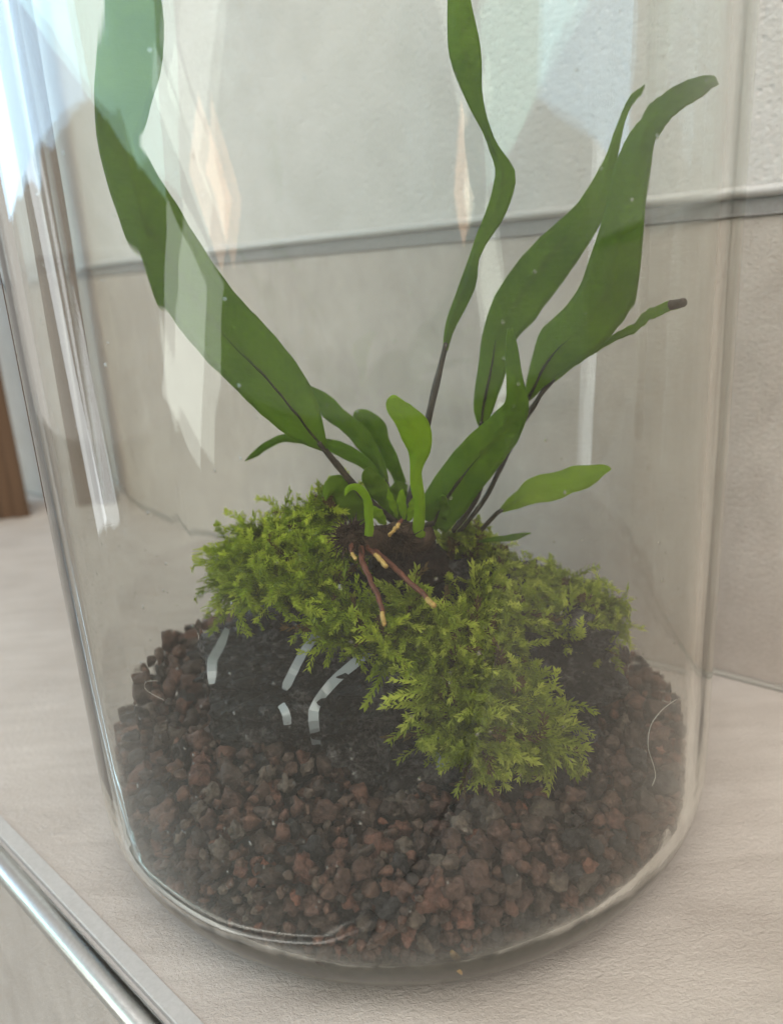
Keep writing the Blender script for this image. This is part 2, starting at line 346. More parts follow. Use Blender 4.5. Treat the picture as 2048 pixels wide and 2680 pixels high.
fl = [(-60, -60, -9), (60, -60, -9), (60, 60, -9), (-60, 60, -9)]
tag(obj('floor', fl + [(q[0], q[1], -9.3) for q in fl], [[0, 1, 2, 3], [7, 6, 5, 4], [0, 4, 5, 1], [1, 5, 6, 2], [2, 6, 7, 3], [3, 7, 4, 0]], M['floor'], smooth=False), kind='structure')

# wooden post at the far left of the ledge
wp = np.array([-3.1, 4.0, 0]); a = np.array([-.9, -.45, 0]); b = np.array([-.2, .4, 0])
po = empty('wooden_board', wp); tag(po, 'brown wooden board standing on the ledge at the far left', 'board')
V, F = box(wp + Z * .002, a * .5, b, Z * 7); obj('panel', V, F, M['wood'], po, smooth=False)
V, F = box(wp - a * .03 - b * .12 + Z * .003, a * .12, b * 1.25, Z * 7.1); obj('edge_strip', V, F, M['wood'], po, smooth=False)

# ---------------------------------------------------------------- glass jar
RC, TH = .31, .056
prof_o = [(.0005, .03), (.3, .026), (.56, .012), (.66, .001)] + [(1 - RC + RC * math.sin(a), RC - RC * math.cos(a)) for a in np.linspace(.08, math.pi / 2, 14)]
prof_o += [(1, z) for z in np.linspace(.36, 3.55, 34)] + [(1.0, 3.58), (.995, 3.6)]
RI, ZB = .27, .034                            # inner heel radius, floor height
def rin(z):
    z = np.asarray(z, float)
    return np.where(z < RI + ZB, 1 - TH - RI + np.sqrt(np.maximum(RI * RI - (RI + ZB - z) ** 2, 0)), 1 - TH)
prof_i = [(1 - TH + .006, 3.6), (1 - TH, 3.585)] + [(1 - TH, z) for z in np.linspace(3.55, .36, 34)]
prof_i += [(1 - TH - RI + RI * math.cos(a), ZB + RI - RI * math.sin(a)) for a in np.linspace(.0, math.pi / 2, 14)] + [(.5, ZB + .004), (.3, ZB + .006), (.0005, ZB + .008)]
def wob(th, z):
    # hand-finished glass: faint lobes, plus two drawn lines down the wall
    o = .0016 * math.sin(3 * th + 1) + .0011 * math.sin(7 * th + .4 + .2 * z) + .0007 * math.sin(17 * th + .3 * z)
    for t0, amp, wd in ((math.radians(-57.5), .0004, .007), (math.radians(-131), .0006, .02), (math.radians(-116), .0005, .012)):
        dd = (th - t0 + math.pi) % (2 * math.pi) - math.pi; o += amp * math.exp(-(dd / wd) ** 2) * min(1, max(0, z - .4))
    return o
jar = empty('glass_jar', (0, 0, 0)); tag(jar, 'clear glass cylinder jar with rounded foot standing on the tiled ledge', 'glass jar')
Vo, Fo = lathe(prof_o, 540, lambda t, z: .25 * wob(t, z)); Vi, Fi = lathe(prof_i, 540, wob)
V, F = join([(Vo, Fo), (Vi, Fi)])
no, ni = len(prof_o), len(prof_i); s0 = len(Vo)
for j in range(540):
    k = (j + 1) % 540; F.append([j * no + no - 1, k * no + no - 1, s0 + k * ni, s0 + j * ni])
body = obj('jar_wall', V, F, M['glass'], jar, attr=[0.0] * len(Vo) + [1.0] * len(Vi))

# ---------------------------------------------------------------- gravel
def gz(x, y):
    return .455 - .055 * x - .22 * max(0, x) * max(0, y) + .03 * nz((x * 3, y * 3, 2.0)) + .05 * max(0, -x - .55) + .04 * max(0, x - .6) - .075 * math.exp(-((x - .1) / .5) ** 2 - ((y + .62) / .3) ** 2)
RKC, RKR = np.array([.03, -.06, .49]), np.array([.62, .43, .34])
def in_rock(P, k=1.0): return (((np.asarray(P) - RKC) / (RKR * k)) ** 2).sum() < 1
icoV2, icoF2 = ico(2); icoV3, icoF3 = ico(3)
def lump(V, seed, rough=.5):
    o = np.array([seed * 7.3, seed * 3.1, seed * 5.7]); out = []
    st = np.array([1.0 + .25 * math.sin(seed * 1.7), 1.0 + .2 * math.sin(seed * 2.9), .85])
    for q in V:
        a = nz(q + o, 1.2); b_ = abs(nz(q + o, 2.6)); c_ = nz(q + o, 5.5)
        out.append(q * st * (1 + rough * 1.3 * a - rough * .9 * b_ + rough * .45 * c_))
    out = np.array(out); return out / np.abs(out).max() * 1.12
cand = []
def try_add(P, r, lst, k=.82):
    for Q, r2 in lst:
        if abs(P[0] - Q[0]) < r + r2 and ((P - Q) ** 2).sum() < (k * (r + r2)) ** 2: return False
    lst.append((P, r)); return True
for big in (True, False):
    for _ in range(11000 if big else 26000):
        r = random.uniform(.027, .043) if big else random.uniform(.012, .027)
        if random.random() < .5:
            th = random.uniform(math.pi, 2 * math.pi) + random.uniform(-.5, .5); z = random.uniform(.04 + r * .9, .5)
            R_ = float(rin(z)) - r * 1.08 - .004; x, y = R_ * math.cos(th), R_ * math.sin(th)
            if z > gz(x, y): continue
        else:
            th = random.uniform(0, 2 * math.pi); R_ = .955 * math.sqrt(random.random()); x, y = R_ * math.cos(th), R_ * math.sin(th)
            z = gz(x, y) + random.uniform(-.02, .015)
            if R_ + r * 1.1 > float(rin(z)) - .004: continue
        P = np.array([x, y, z])
        if in_rock(P, .93): continue
        try_add(P, r, cand)
def visible_score(P, r):
    front = -P[1] + .6
    return r * (1 + .9 * front) if not (P[1] > .35 and abs(P[0]) < .5) else 0
order = sorted(cand, key=lambda q: -visible_score(*q))
pebs, rest = order[:300], order[300:]
variants = [lump(icoV3, s) for s in range(1, 15)]; variants2 = [lump(icoV2, s) for s in range(1, 15)]
pmesh = []
for i, Vv in enumerate(variants):
    me = bpy.data.meshes.new('lava_pebble'); me.from_pydata((Vv * S).tolist(), [], icoF3); me.polygons.foreach_set('use_smooth', [True] * len(me.polygons))
    me.materials.append(M['pebble']); pmesh.append(me)
PG = 'lava pebbles heaped in the jar'
TONES = [('charcoal grey', (.05, .045, .044), .2), ('dull brown', (.1, .068, .054), .28), ('reddish brown', (.145, .082, .063), .28), ('brick red', (.2, .094, .068), .08), ('greyish tan', (.17, .135, .108), .14)]
def zone(P):
    x, y, z = P; wallside = math.hypot(x, y) > float(rin(z)) - .09
    if wallside and z < gz(x, y) - .05:
        a = math.degrees(math.atan2(y, x)); lev = 'low' if z < .2 else 'halfway up'
        a = a if a < 0 else a - 360 if a > 90 else a
        side = 'the left glass' if a < -140 else 'the glass left of centre' if a < -105 else 'the front glass' if a < -75 else 'the glass right of centre' if a < -40 else 'the right glass'
        return f'pressed {lev} against {side}'
    if x < -.5: return 'on the gravel left of the rock' if y < 0 else 'on the gravel behind the left end of the rock'
    if x > .5: return 'on the gravel right of the rock' if y < 0 else 'on the gravel behind the right end of the rock'
    if y > .1: return 'on the gravel behind the rock'
    return 'on the gravel before the ties' if x < -.1 else 'on the gravel under the front moss' if x < .3 else 'on the gravel before the right end of the rock'
for i, (P, r) in enumerate(pebs):
    o = bpy.data.objects.new('lava_pebble', pmesh[i % 14]); col.objects.link(o); o.location = P * S; o.scale = (r, r * random.uniform(.85, 1.1), r * random.uniform(.8, 1.1))
    o.rotation_euler = [random.uniform(0, 6.28) for _ in range(3)]
    tone = random.choices(TONES, [t[2] for t in TONES])[0]; k = random.uniform(.8, 1.2); o.color = (*[q * k for q in tone[1]], 1)
    size = 'large' if r > .037 else 'small' if r < .0295 else 'medium'
    tag(o, f'{size} {tone[0]} lava pebble {zone(P)}', 'pebble', PG)
# the rest, plus the packed mass beneath, as one bed
parts, tint = [], []
inner = []
for _ in range(2600):
    r = random.uniform(.03, .05); th = random.uniform(0, 2 * math.pi); R_ = .9 * math.sqrt(random.random()); x, y = R_ * math.cos(th), R_ * math.sin(th)
    z = random.uniform(.06 + r, max(.12, gz(x, y) - .05))
    if R_ + r * 1.1 > float(rin(z)) - .03 or (R_ < .6 and z < gz(x, y) - .15): continue
    try_add(np.array([x, y, z]), r, inner, .7)
for i, (P, r) in enumerate(rest + inner):
    e = [random.uniform(0, 6.28) for _ in range(3)]
    from mathutils import Euler
    Rm = np.array(Euler(e).to_matrix()); V = (variants2[i % 14] @ Rm.T) * r + P
    parts.append((V, icoF2)); tint += [random.random()] * len(V)
V, F = join(parts); tag(obj('lava_gravel', V, F, M['gravel'], attr=tint), 'bed of fine reddish brown lava gravel filling the jar bottom', 'gravel', kind='stuff')

# ---------------------------------------------------------------- lava rock
V, F = ico(6); Vr = []
for q in V:
    e = np.sign(q) * np.abs(q) ** .82; e = e * RKR
    d = .16 * nz(q + 3.3, 1.6) + .12 * nz(q + 9.1, 3.4) - .2 * abs(nz(q + 5.5, 4.2)) + .05 + .14 * abs(nz(q + 4.0, 8)) - .16 * max(0, nz(q + 1.7, 12) - .15) + .05 * nz(q + 2, 20) - .05 * max(0, nz(q + 6, 33) - .1)
    Vr.append(RKC + e * (1 + d))
Vr = np.array(Vr); Vr[:, 2] += .06 * np.maximum(0, 1 - np.hypot(Vr[:, 0] / .45, (Vr[:, 1]) / .4)) * (Vr[:, 2] > .5)
rock = tag(obj('lava_rock', Vr, F, M['rock']), 'large dark porous lava rock under the moss on the gravel', 'rock')
from mathutils.bvhtree import BVHTree
bvh = BVHTree.FromPolygons([Vector(q) for q in Vr], F)
def on_rock(x, y):
    """point of the rock that the line of sight meets"""
    h = bvh.ray_cast(Vector(CAM), Vector(ray(x, y)).normalized())
    return (np.array(h[0]), np.array(h[1])) if h[0] is not None else (None, None)

# clear ties round the rock
def tie(pts, wpx, label):
    C, Nn = [], []
    for x, y in pts:
        P, n = on_rock(x, y)
        if P is None: continue
        C.append(P); Nn.append(n)
    if len(C) < 2: return
    Q = catmull(np.c_[np.array(C), np.array(Nn)], 14); C, Nn = Q[:, :3], Q[:, 3:]; C = C + (CAM - C) / np.linalg.norm(CAM - C, axis=1)[:, None] * .035
    for _ in range(1): C[1:-1] = (C[:-2] + 2 * C[1:-1] + C[2:]) / 4
    T = np.gradient(C, axis=0); B = np.cross(T, C - CAM); B /= np.linalg.norm(B, axis=1)[:, None]; w_ = wpx * .95 * pxw(C[5]) / 2
    V = []
    for i in range(14):
        n_ = np.cross(B[i], T[i]); n_ /= np.linalg.norm(n_)
        k_ = w_ * (1 + .18 * nz((i * .5, wpx, 2))) * (.75 if i in (0, 13) else 1); V += [C[i] - B[i] * k_ - n_ * .003, C[i] + B[i] * k_ - n_ * .003, C[i] + B[i] * k_ * .8 + n_ * .004, C[i] - B[i] * k_ * .8 + n_ * .004]
    F = [[4 * i + j, 4 * i + (j + 1) % 4, 4 * i + 4 + (j + 1) % 4, 4 * i + 4 + j] for i in range(13) for j in range(4)] + [[0, 1, 2, 3], [55, 54, 53, 52]]
    tag(obj('plastic_tie', V, F, M['tie'], smooth=False), label, 'tie', 'clear plastic ties round the rock')
tie([(597, 1600), (590, 1640), (572, 1690), (560, 1728), (562, 1780)], 21, 'whitish plastic tie round the far left end of the dark rock')
tie([(835, 1645), (800, 1690), (770, 1740), (743, 1795)], 25, 'whitish plastic tie crossing the rock between the other two on the left')
tie([(975, 1690), (920, 1735), (870, 1780), (820, 1840), (822, 1880), (828, 1935)], 27, 'long bent whitish plastic tie on the front of the rock')
tie([(735, 1835), (748, 1858), (752, 1885)], 22, 'short lower end of a whitish plastic tie low on the rock')
tie([(1150, 1900), (1148, 1950), (1152, 2000)], 24, 'pale plastic tie peeping out beside the front moss clump')

# ---------------------------------------------------------------- moss
def shoot(seed):
    r_ = random.Random(seed); n = 20; P = []; d = np.array([r_.uniform(-.5, .5), r_.uniform(-.5, .5), 1.0]); p_ = np.zeros(3)
    bend = np.array([r_.uniform(-.13, .13), r_.uniform(-.13, .13), -.07])
    for i in range(n): P.append(p_.copy()); d = d / np.linalg.norm(d); p_ = p_ + d / (n - 1); d = d + bend
    V, F = tube(P, np.linspace(.014, .005, n), 3); parts = [(V, F)]; tt = [np.repeat(np.linspace(0, .5, n), 3), [0, .5]]
    P = np.array(P); T = np.gradient(P, axis=0); ls = r_.uniform(.85, 1.25)
    for i in range(1, n):
        t = T[i] / np.linalg.norm(T[i]); a = np.cross(t, [.2, .9, .3]); a /= np.linalg.norm(a); b = np.cross(t, a); k = 3 if i < n - 1 else 5
        for j in range(k):
            th = i * 1.05 + j * 2 * math.pi / k + r_.uniform(-.4, .4); s = .135 * ls * r_.uniform(.7, 1.3) * (1.15 - .45 * i / n)
            o = a * math.cos(th) + b * math.sin(th); up_ = r_.uniform(.5, 1.2); tip = P[i] + o * s * .8 + t * s * up_; sd = np.cross(o, t) * s * .21
            mid = P[i] + (tip - P[i]) * .42 + o * s * .07
            parts.append(([P[i], mid + sd, tip, mid - sd], [[0, 1, 2], [0, 2, 3]])); g_ = i / n; tt.append([g_ * .8, g_ * .9, g_, g_ * .9])
    V, F = join(parts); return V, F, np.concatenate(tt)
shoots = [shoot(s) for s in range(9)]
def frame(d):
    d = d / np.linalg.norm(d); a = np.cross(d, [.3, .2, .9]); a /= np.linalg.norm(a); return np.stack([a, np.cross(d, a), d])
def moss(name, clumps, mt, label, n_per, seed):
    r_ = np.random.default_rng(seed); parts = []; tint = []
    for (x, y, Y, rad) in clumps:
        C = at(x, y, Y)
        for _ in range(n_per):
            u = r_.normal(size=3); u /= np.linalg.norm(u)
            out_ = C - (RKC + np.array([0, 0.08, -.1])); out_ /= np.linalg.norm(out_)
            if u @ out_ < -.35: u = -u
            base = C + u * rad * r_.uniform(.1, .55)
            d = u * .75 + out_ * .55 + np.array([0, 0, .3 + .1 * r_.normal()]) + .3 * r_.normal(size=3)
            ln = r_.uniform(.08, .17); V, F, tt = shoots[r_.integers(9)]
            ang = r_.uniform(0, 6.28); cs, sn = math.cos(ang), math.sin(ang); Vq = np.stack([V[:, 0] * cs - V[:, 1] * sn, V[:, 0] * sn + V[:, 1] * cs, V[:, 2]], 1)
            W = (Vq * ln) @ frame(d) + base
            rr = np.hypot(W[:, 0], W[:, 1]).max()
            if rr > .95 or W[:, 2].min() < .2: continue
            parts.append((W, F)); tint.append(np.clip(.1 + tt * .55 + r_.uniform(-.24, .38) + (.3 if r_.random() < .08 else 0), .08, 1) * (0.0 if r_.random() < .045 else 1))
    V, F = join(parts); return tag(obj(name, V, F, mt, smooth=False, attr=np.concatenate(tint)), label, 'moss', kind='stuff')
CL = [(635, 1490, .0, .08), (665, 1450, .05, .09), (720, 1420, .05, .09), (790, 1420, .0, .09), (850, 1385, -.05, .08), (690, 1490, -.12, .1), (770, 1480, -.18, .1),
      (850, 1470, -.2, .1), (635, 1545, -.1, .06), (680, 1560, -.22, .08), (760, 1550, -.28, .08), (850, 1560, -.32, .09), 
      (900, 1630, -.42, .08), (960, 1630, -.45, .08), (1010, 1690, -.48, .06), (890, 1440, -.15, .08), (870, 1350, -.1, .04)]
CR = [(q[0], q[1], q[2], q[3] * 1.1) for q in [(1220, 1480, .05, .08), (1270, 1510, .0, .09), (1340, 1545, -.02, .09), (1420, 1570, -.05, .1), (1490, 1590, -.08, .09), (1530, 1610, -.1, .06), (1555, 1625, -.1, .03), (1240, 1590, -.25, .1),
      (1330, 1630, -.25, .1), (1430, 1650, -.22, .1), (1510, 1680, -.2, .08), (1080, 1640, -.45, .08), (1130, 1690, -.47, .08), (1200, 1680, -.45, .1),
      (1290, 1700, -.42, .08), (1195, 1445, -.05, .05), (1480, 1640, .0, .08), (1400, 1610, -.12, .09), (1300, 1570, -.1, .09)]]
CF = [(1135, 1790, -.54, .06), (1170, 1770, -.54, .08), (1240, 1800, -.53, .1), (1320, 1820, -.5, .09), (1160, 1870, -.57, .07), (1240, 1890, -.57, .1), (1330, 1910, -.55, .09),
      (1400, 1900, -.5, .06), (1230, 1925, -.6, .07), (1310, 1925, -.58, .07), (1375, 1910, -.54, .05), (1185, 1925, -.6, .04)]
moss('moss', CL, M['moss'], 'green feathery moss over the left top of the dark rock', 42, 1)
moss('moss', CR, M['moss_pale'], 'pale green feathery moss over the right top of the dark rock', 52, 2)
moss('moss', CF, M['moss_pale'], 'bright moss clump hanging down the front of the rock to the gravel', 44, 3)

# ---------------------------------------------------------------- fern
FB = at(1050, 1400, -.15)
fern = empty('fern', FB); tag(fern, 'small strap-leaved green fern rooted on top of the mossy rock', 'fern')
def blade(pts, y0, y1, mt, twist=(.35, .35), rib=None, sc_=1.0, org=(0, 0), fold=.16, pet=None, ripple=.012, tip=None):
    """pts: (x, y, half width) along the leaf from its foot to its tip, in a view plan; y0 -> y1 its depth"""
    n = 46; s = np.linspace(0, 1, len(pts)); Q = []
    for (x, y, w_), t in zip(pts, s):
        P = at(org[0] + x / sc_, org[1] + y / sc_, y0 + (y1 - y0) * t); Q.append([*P, w_ / sc_ * pxw(P)])
    Q = catmull(Q, n); C, W = Q[:, :3], np.maximum(Q[:, 3], .0015); T = np.gradient(C, axis=0); T /= np.linalg.norm(T, axis=1)[:, None]
    k = 9; top, bot, va = [], [], []; ph = random.uniform(0, 6); arc_ = np.r_[0, np.cumsum(np.linalg.norm(np.diff(C, axis=0), axis=1))]
    for i in range(n):
        vw = C[i] - CAM; vw /= np.linalg.norm(vw); B = np.cross(T[i], vw); B /= np.linalg.norm(B); Nn = np.cross(B, T[i])
        tw = twist[0] + (twist[1] - twist[0]) * i / (n - 1)
        Lt = B * math.cos(tw) + Nn * math.sin(tw); Nm = np.cross(Lt, T[i]); wv = W[i] / max(.3, math.cos(tw))
        for j in range(k):
            u = 2 * j / (k - 1) - 1
            h = fold * wv * abs(u) + ripple * u * math.sin(i * .42 + ph + (1.5 if u > 0 else 0)) * min(1, wv / .04)
            P = C[i] + Lt * u * wv + Nm * h; th_ = .0035 * (1 - .75 * abs(u)) + .0008
            top.append(P + Nm * th_); bot.append(P - Nm * th_); va.append(arc_[i] - 1.1 * abs(u) * wv)
    V = top + bot; m_ = n * k; F = []
    for i in range(n - 1):
        for j in range(k - 1):
            a_ = i * k + j; F.append([a_, a_ + 1, a_ + k + 1, a_ + k]); F.append([m_ + a_, m_ + a_ + k, m_ + a_ + k + 1, m_ + a_ + 1])
        for j in (0, k - 1):
            a_ = i * k + j; F.append([a_, a_ + k, m_ + a_ + k, m_ + a_] if j == 0 else [a_, m_ + a_, m_ + a_ + k, a_ + k])
    for i in (0, n - 1):
        for j in range(k - 1):
            a_ = i * k + j; F.append([a_, m_ + a_, m_ + a_ + 1, a_ + 1] if i == 0 else [a_, a_ + 1, m_ + a_ + 1, m_ + a_])
    V = np.array(V); rr = np.hypot(V[:, 0], V[:, 1]); f = np.minimum(1, .925 / np.maximum(rr, 1e-6)); V[:, :2] *= f[:, None]
    lf = obj('leaf', V, F, mt, fern, attr=va + va)
    if rib:
        e = int(n * rib[2]); R_ = np.interp(np.arange(e), [0, e], [rib[1], rib[1] * .3])
        Cc = C[:e].copy(); rr = np.hypot(Cc[:, 0], Cc[:, 1]); Cc[:, :2] *= np.minimum(1, .925 / np.maximum(rr, 1e-6))[:, None]
        V, F = tube(Cc - 0 * T[:e], R_, 6); obj('midrib', V, F, M[rib[0]], lf)
    if pet:
        PP, RR = [], []
        for (x, y, r_, Y) in pet: P = at(x, y, Y); PP.append(P); RR.append(r_ * pxw(P))
        PP.append(C[1]); RR.append(RR[-1] * .8)
        V, F = tube(PP, RR, 8, 30); obj('petiole', V, F, M['stem'], lf)
    if tip:
        e = int(n * tip); V, F = tube(C[e:], np.maximum(W[e:] * 1.12, .012), 8); obj('withered_tip', V, F, M['brown_tip'], lf)
    return lf
D = 1680 / 2048
# broad leaf leaning to the left, rising out of view
blade([(702, 962, 7), (665, 920, 38), (625, 870, 58), (560, 800, 70), (475, 715, 74), (385, 590, 66), (305, 450, 58), (255, 320, 48), (262, 220, 55), (275, 110, 60), (265, 0, 62), (245, -90, 50), (240, -170, 20)], -.2, -.12,
      M['leaf'], (.25, .5), ('rib', .006, .7), D, pet=[(1040, 1365, 9, -.16), (1000, 1335, 10, -.17), (930, 1265, 10, -.19)])
blade([(715, 500, 8), (690, 430, 18), (640, 355, 31), (580, 295, 35), (500, 225, 33), (420, 165, 22), (350, 115, 4)], -.1, .12, M['leaf'], (.3, .5), ('rib', .004, .8), 1.4, (500, 900), pet=[(1035, 1370, 5, -.12), (1020, 1290, 6, -.1)])
blade([(705, 500, 6), (660, 450, 18), (620, 415, 25), (560, 385, 25), (500, 365, 20), (420, 348, 16), (335, 343, 13), (260, 375, 14), (225, 400, 11), (185, 425, 1)], -.08, .1, M['leaf'], (.3, .4), None, 1.4, (500, 900), pet=[(1040, 1370, 4, -.12), (1012, 1280, 5, -.08)])
blade([(765, 510, 20), (745, 450, 25), (720, 400, 25), (700, 350, 26), (680, 305, 30), (645, 268, 30), (618, 262, 22), (605, 270, 8)], -.02, .04, M['leaf'], (.4, .3), None, 1.4, (500, 900), pet=[(1045, 1370, 8, -.12), (1048, 1300, 12, -.04)])
blade([(1045, 1322, 22), (1000, 1312, 42), (985, 1270, 50), (990, 1180, 52), (995, 1080, 52), (988, 980, 55), (970, 880, 55), (962, 780, 52), (972, 680, 72), (985, 580, 106), (980, 480, 125), (945, 395, 130), (870, 295, 112), (800, 215, 95), (775, 150, 72), (770, 108, 22)],
      -.3, -.36, M['leaf_young'], (.2, .15), None, 3.36, (800, 1000), .12)
blade([(562, 1330, 34), (565, 1240, 36), (563, 1150, 36), (555, 1060, 36), (535, 985, 36), (495, 930, 34), (440, 905, 28), (390, 918, 26), (365, 955, 16), (358, 978, 4)], -.44, -.5, M['leaf_young'], (.3, .2), None, 3.36, (800, 1000), .2)
blade([(570, 1300, 40), (500, 1190, 90), (425, 1060, 118), (350, 950, 112), (285, 890, 95), (240, 900, 60), (205, 960, 40), (188, 1025, 5)], -.16, -.2, M['leaf_mid'], (.1, .4), None, 3.36, (800, 1000), .2)
blade([(800, 1200, 30), (760, 1110, 75), (690, 990, 85), (620, 900, 85), (575, 820, 72), (560, 750, 30), (558, 735, 6)], -.12, -.1, M['leaf_mid'], (.2, .3), None, 3.36, (800, 1000), .15)
blade([(830, 1200, 26), (822, 1100, 60), (805, 990, 88), (795, 910, 96), (790, 880, 70), (788, 868, 20)], -.08, -.04, M['leaf_mid'], (.1, .2), None, 3.36, (800, 1000), .15)
blade([(800, 1170, 8), (770, 1080, 28), (740, 1000, 26), (725, 930, 6)], -.2, -.22, M['leaf_young'], (.4, .4), None, 3.36, (800, 1000), .2)
for q in ([(860, 1190, 14), (850, 1110, 34), (838, 1030, 38), (842, 960, 26), (850, 930, 5)], [(900, 1200, 16), (925, 1120, 40), (948, 1050, 40), (955, 990, 8)], [(700, 1240, 16), (660, 1180, 40), (620, 1120, 44), (600, 1080, 10)], [(1120, 1270, 30), (1160, 1190, 62), (1190, 1100, 66), (1200, 1020, 44), (1195, 980, 8)]):
    blade(q, -.22, -.24, M['leaf_young' if q[0][0] != 1120 else 'leaf_mid'], (.3, .3), None, 3.36, (800, 1000), .2)
# tall twisting leaf in the middle
blade([(235, 1500, 11), (255, 1400, 18), (294, 1300, 30), (335, 1200, 38), (365, 1100, 24), (413, 1000, 32), (452, 930, 37), (480, 850, 40), (494, 760, 42), (480, 700, 32), (450, 640, 22), (428, 580, 18), (395, 500, 27), (362, 400, 40), (340, 300, 56), (315, 200, 68), (302, 100, 62), (298, 0, 52), (305, -90, 46), (320, -200, 10)],
      -.1, .05, M['leaf'], (.5, .25), ('rib', .004, .8), 1.64, (1024, 0), pet=[(1055, 1370, 12, -.16), (1080, 1280, 12, -.14), (1100, 1180, 11, -.12), (1125, 1070, 10, -.11), (1150, 970, 9, -.1)])
# broad right-hand leaves
blade([(885, 655, 56), (930, 570, 82), (1005, 470, 84), (1080, 385, 80), (1150, 310, 66), (1195, 225, 44), (1192, 130, 32), (1182, 30, 24), (1172, -60, 8)], -.22, -.3, M['leaf'], (.15, -.3), ('rib', .007, .75), 1.4, (500, 900), .22, pet=[(1090, 1400, 9, -.2), (1110, 1375, 9, -.21)])
blade([(396, 1830, 12), (402, 1763, 40), (422, 1660, 56), (446, 1558, 64), (472, 1440, 74), (535, 1325, 94), (605, 1215, 97), (685, 1100, 94), (765, 1010, 82), (850, 900, 62), (900, 790, 46), (945, 660, 28), (980, 560, 16), (1010, 480, 15), (1055, 410, 14), (1108, 370, 6)], .0, .05, M['leaf'], (.1, .4), ('rib', .006, .7), 1.64, (1024, 0), pet=[(1120, 1390, 7, -.1), (1190, 1270, 8, -.02), (1250, 1160, 8, .0)])
blade([(585, 1722, 6), (630, 1630, 44), (667, 1562, 74), (715, 1490, 104), (790, 1420, 110), (856, 1350, 116), (915, 1250, 120), (950, 1120, 118), (980, 1000, 106), (1010, 850, 90), (1035, 700, 78), (1075, 585, 64), (1130, 510, 54), (1200, 440, 50), (1285, 388, 42), (1350, 360, 24), (1388, 366, 3)], -.1, -.42, M['leaf'], (.05, .35), ('rib', .006, .6), 1.64, (1024, 0), pet=[(1185, 1385, 8, -.12), (1245, 1310, 8, -.1), (1275, 1230, 8, -.1), (1320, 1130, 8, -.1), (1360, 1075, 8, -.1)])
blade([(1185, 815, 5), (1235, 772, 6), (1285, 740, 7), (1335, 715, 8), (1375, 694, 10), (1400, 674, 11), (1430, 660, 11), (1452, 652, 9), (1462, 649, 6)], -.1, -.3, M['leaf'], (.3, .3), None, D, tip=.9, pet=[(1200, 1390, 6, -.1), (1280, 1290, 7, -.08), (1370, 1110, 7, -.09), (1415, 1035, 7, -.1)])
blade([(1082, 1092, 5), (1105, 1076, 14), (1145, 1052, 26), (1195, 1035, 29), (1240, 1021, 25), (1285, 1006, 14), (1308, 1003, 2)], -.1, -.2, M['leaf_young'], (.25, .3), ('rib', .004, .5), D, pet=[(1235, 1415, 6, -.08), (1275, 1370, 6, -.09), (1305, 1340, 6, -.1)])
blade([(1030, 1158, 3), (1065, 1153, 5), (1100, 1150, 7), (1125, 1144, 5), (1142, 1140, 1)], -.1, -.15, M['leaf'], (.2, .2), None, D)
# rhizome, root ball, hairs, roots
c5 = lambda x, y, Y: at(600 + x / 2.8, 1300 + y / 2.8, Y)
V, F = tube([c5(870, 270, -.36), c5(980, 300, -.34), c5(1150, 300, -.28), c5(1320, 300, -.26), c5(1460, 290, -.28)], [.03, .04, .045, .05, .03], 10, 24)
V = np.array([q + .012 * np.array([nz(q, 30), nz(q + 5, 30), nz(q + 9, 30)]) for q in V]); rh = obj('rhizome', V, F, M['hair'], fern)
V, F = ico(4); RB = c5(1330, 500, -.24); V = np.array([RB + q * np.array([.105, .1, .085]) * (1 + .35 * nz(q, 2.5) + .2 * nz(q, 6) + .12 * nz(q, 13)) for q in V]); obj('root_ball', V, F, M['rootball'], fern)
parts = []
for _ in range(620):
    t = random.random(); base = c5(840 + 130 * random.random(), 220 + 110 * random.random(), -.36) if t < .62 else c5(980 + 330 * random.random(), 250 + 110 * random.random(), -.31)
    d = np.array([random.gauss(0, 1), random.gauss(-.5, 1), random.gauss(.35, 1)]); d /= np.linalg.norm(d); ln = random.uniform(.025, .06); bend = np.array([random.gauss(0, .4), random.gauss(0, .4), -.3])
    parts.append(tube([base, base + d * ln * .5, base + d * ln + bend * ln * .4], [.0028, .0022, .0008], 3))
V, F = join(parts); tag(obj('scale_hairs', V, F, M['hair'], rh), kind='stuff')
def root(pts, y0, y1, w0, w1, tipfrac, mt='root'):
    P = [c5(x, y, y0 + (y1 - y0) * i / (len(pts) - 1)) for i, (x, y) in enumerate(pts)]; n = 30
    Q = catmull(np.c_[np.array(P), np.linspace(w0, w1, len(P)) / 2.8 * pxw(P[0])], n)
    Q[:, 3] *= [1 + .16 * nz((i * .6, w0, 1)) for i in range(n)]; Q[:, :3] += np.array([[.004 * nz((i * .33, 3 + w0, k)) for k in range(3)] for i in range(n)])
    e = int(n * tipfrac); V, F = tube(Q[:e + 1, :3], Q[:e + 1, 3], 8); r_ = obj('root', V, F, M[mt], fern)
    if e < n - 1: V, F = tube(Q[e:, :3], Q[e:, 3] * 1.04, 8); obj('root_tip', V, F, M['root_tip'], r_)
root([(975, 350), (985, 450), (1020, 540), (1050, 620), (1090, 690), (1115, 770), (1130, 850), (1140, 915)], -.38, -.62, 22, 15, .82)
root([(1060, 370), (1120, 420), (1190, 480), (1250, 540), (1320, 610), (1390, 670), (1450, 730), (1490, 780)], -.36, -.6, 21, 19, .84)
root([(1010, 345), (1060, 390), (1110, 440), (1148, 492)], -.38, -.46, 15, 17, .45)
root([(900, 330), (905, 385), (920, 415), (938, 440)], -.4, -.44, 18, 12, .5)
root([(1260, 150), (1230, 200), (1170, 270)], -.33, -.37, 14, 12, .3)

